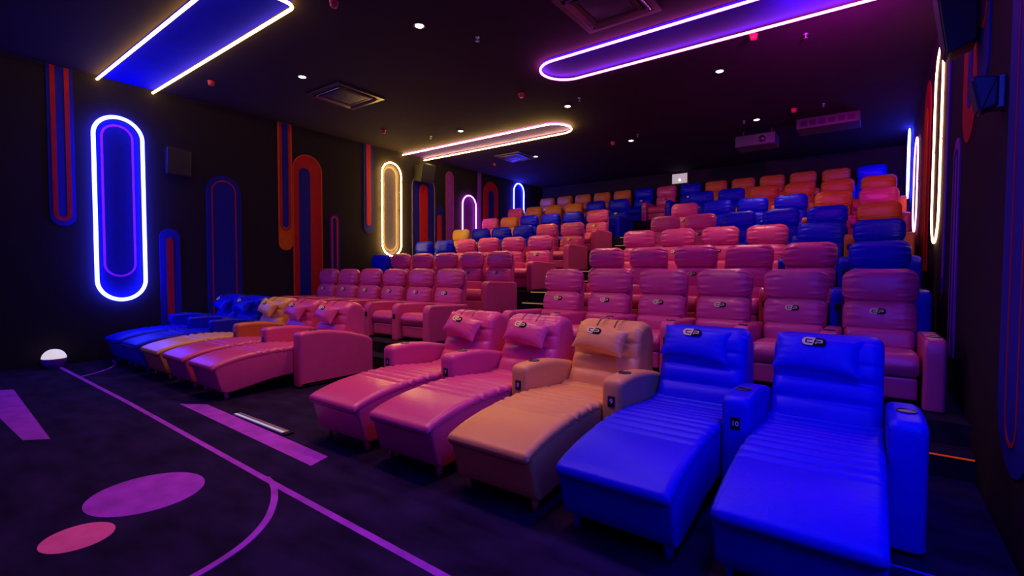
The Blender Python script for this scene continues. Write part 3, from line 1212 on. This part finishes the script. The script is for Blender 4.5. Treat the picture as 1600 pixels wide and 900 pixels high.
# arm
g = MB()
pr = spline(ly([(3.50, 0.752), (3.70, 0.757), (3.95, 0.735), (4.2, 0.69), (4.40, 0.635), (4.52, 0.59)]), 6)
prof = resample(rpoly(ly([(3.415, 0.02), (4.60, 0.02), (4.60, 0.53), (4.52, 0.595), (4.2, 0.69), (3.95, 0.735), (3.70, 0.758), (3.415, 0.748)]),
                      [0.02, 0.03, 0.05, 0.08, 0.3, 0.3, 0.2, 0.07], 6), 0.06)
g.add(*loft(prof, xst(0.18, 0.045, 5, 1), 0))
LARM = g.mesh('armrest', [PINK])


def pillow_mesh(w, h, t):
    """pillow in the x-z plane, thickness along y, pointed corners"""
    nx, nz = 26, 16
    g = MB()
    v = []
    f = []
    for s in (-1, 1):
        for j in range(nz + 1):
            for i in range(nx + 1):
                u = -1 + 2 * i / nx
                q = -1 + 2 * j / nz
                th = max(0.0, (1 - abs(u) ** 3.2) * (1 - abs(q) ** 2.6)) ** 0.55
                pinch = 1 - 0.07 * (1 - abs(q) ** 2)
                px = u * w / 2 * (pinch if abs(u) > 0.5 else 1 - (1 - pinch) * abs(u) * 2 * 0.5)
                pz = q * h / 2 * (1 - 0.10 * (1 - u * u) * abs(q))
                wr = 0.004 * math.sin(q * 16 + u * 3) * max(0, abs(u) - 0.55) / 0.45
                v.append((px, s * (t / 2 * th + wr * (th > 0.1)), pz))
    K = (nx + 1) * (nz + 1)
    for s in (0, 1):
        for j in range(nz):
            for i in range(nx):
                a = s * K + j * (nx + 1) + i
                q = (a, a + 1, a + nx + 2, a + nx + 1)
                f.append(q if s == 0 else q[::-1])
    g.add(v, f)
    return g.mesh('pillow', [PINK])


PILL = pillow_mesh(0.54, 0.27, 0.155)
PILLW = pillow_mesh(0.56, 0.28, 0.10)


def strap_mesh():
    g = MB()
    path = spline([(0, -0.02, 0.0), (0, 0.05, 0.052), (0, 0.14, 0.066), (0, 0.24, 0.055), (0, 0.31, -0.02), (0, 0.34, -0.14)], 6)
    v = []
    f = []
    for p in path:
        v += [(-0.007, p[1], p[2]), (0.007, p[1], p[2]), (0.007, p[1], p[2] + 0.004), (-0.007, p[1], p[2] + 0.004)]
    for i in range(len(path) - 1):
        for k in range(4):
            f.append((i * 4 + k, i * 4 + (k + 1) % 4, i * 4 + 4 + (k + 1) % 4, i * 4 + 4 + k))
    g.add(v, f)
    return g.mesh('strap', [BLACK])


STRAP = strap_mesh()
LP = 0.885
LCOL = {'left': 'BBYPP', 'right': 'PPYBB'}
LARMC = {'left': 'BBBOPP', 'right': 'PPYYBB'}
lounge_lab = {
    ('left', 0): 'blue lounger with footrest and pillow, nearest the left wall',
    ('left', 1): 'second blue lounger from the left wall, between blue and tan-yellow loungers',
    ('left', 2): 'tan-yellow lounger in the left group of the front row',
    ('left', 3): 'pink lounger beside the tan-yellow one in the left group',
    ('left', 4): 'pink lounger at the aisle end of the left group, with tall side panel',
    ('right', 0): 'pink lounger at the aisle end of the right group, by the armrest numbered 6',
    ('right', 1): 'pink lounger between the armrests numbered 7 and 8',
    ('right', 2): 'tan-yellow lounger between the armrests numbered 8 and 9',
    ('right', 3): 'blue lounger between the armrests numbered 9 and 10',
    ('right', 4): 'large blue lounger nearest the camera at the right end of the front row',
}
for side, xc0 in (('left', -6.13 - 5 * LP), ('right', 0.18 - 5 * LP)):
    for j in range(5):
        c = LCOL[side][j]
        m = LE[c]
        x = xc0 + LP * (j + 0.5)
        root = empty('lounger', (x, Y0, 0), lounge_lab[(side, j)], 'lounger', 'leather loungers in the front row')
        add_mesh('body', LBASE, root, None, m)
        add_mesh('seat_cushion', LCUSH, root, None, m)
        bk = add_mesh('backrest', LBACK, root, None, m)
        for lx in (-0.285, 0.285):
            for lyy in (-0.89, 0.62):
                add_mesh('leg', LLEG, root, T(lx, lyy, 0) if lyy < 0 else T(lx, lyy, 0) @ Matrix.Diagonal((1, 1, 1.7, 1)), m)
        # pillow: pushed slightly askew on the pink and yellow ones, flat on the blue ones of the right group
        if side == 'right' and j >= 3:
            pm = T(-0.06, 0.735, 0.965) @ RZ(0) @ RX(-28) @ RY(3)
            p = add_mesh('pillow', PILLW, root, pm, m)
            add_mesh('logo_badge', BADGE, p, T(-0.02, -0.052, 0.075) @ RX(-12) @ Matrix.Scale(1.12, 4))
        else:
            pm = T(-0.01 + random.uniform(-0.02, 0.02), 0.655, 0.935) @ RX(-30) @ RY(9 + random.uniform(-3, 3))
            p = add_mesh('pillow', PILL, root, pm, m)
            add_mesh('logo_badge', BADGE, p, T(-0.05, -0.073, 0.045) @ RX(-10) @ Matrix.Scale(1.08, 4))
            for sx in (-0.09, 0.09):
                add_mesh('strap', STRAP, root, T(sx + 0.02, 0.70, 1.05))
        num = 6 + j if side == 'right' else None
        add_arm(root, -LP / 2, LE[LARMC[side][j]], LARM, 3.66 - Y0, 0.756, 0.575, 3.417 - Y0, plate_mesh(str(num)) if num else PLATE0)
        if j == 4:
            add_arm(root, LP / 2, LE[LARMC[side][5]], LARM, 3.66 - Y0, 0.756, 0.575, 3.417 - Y0, False)
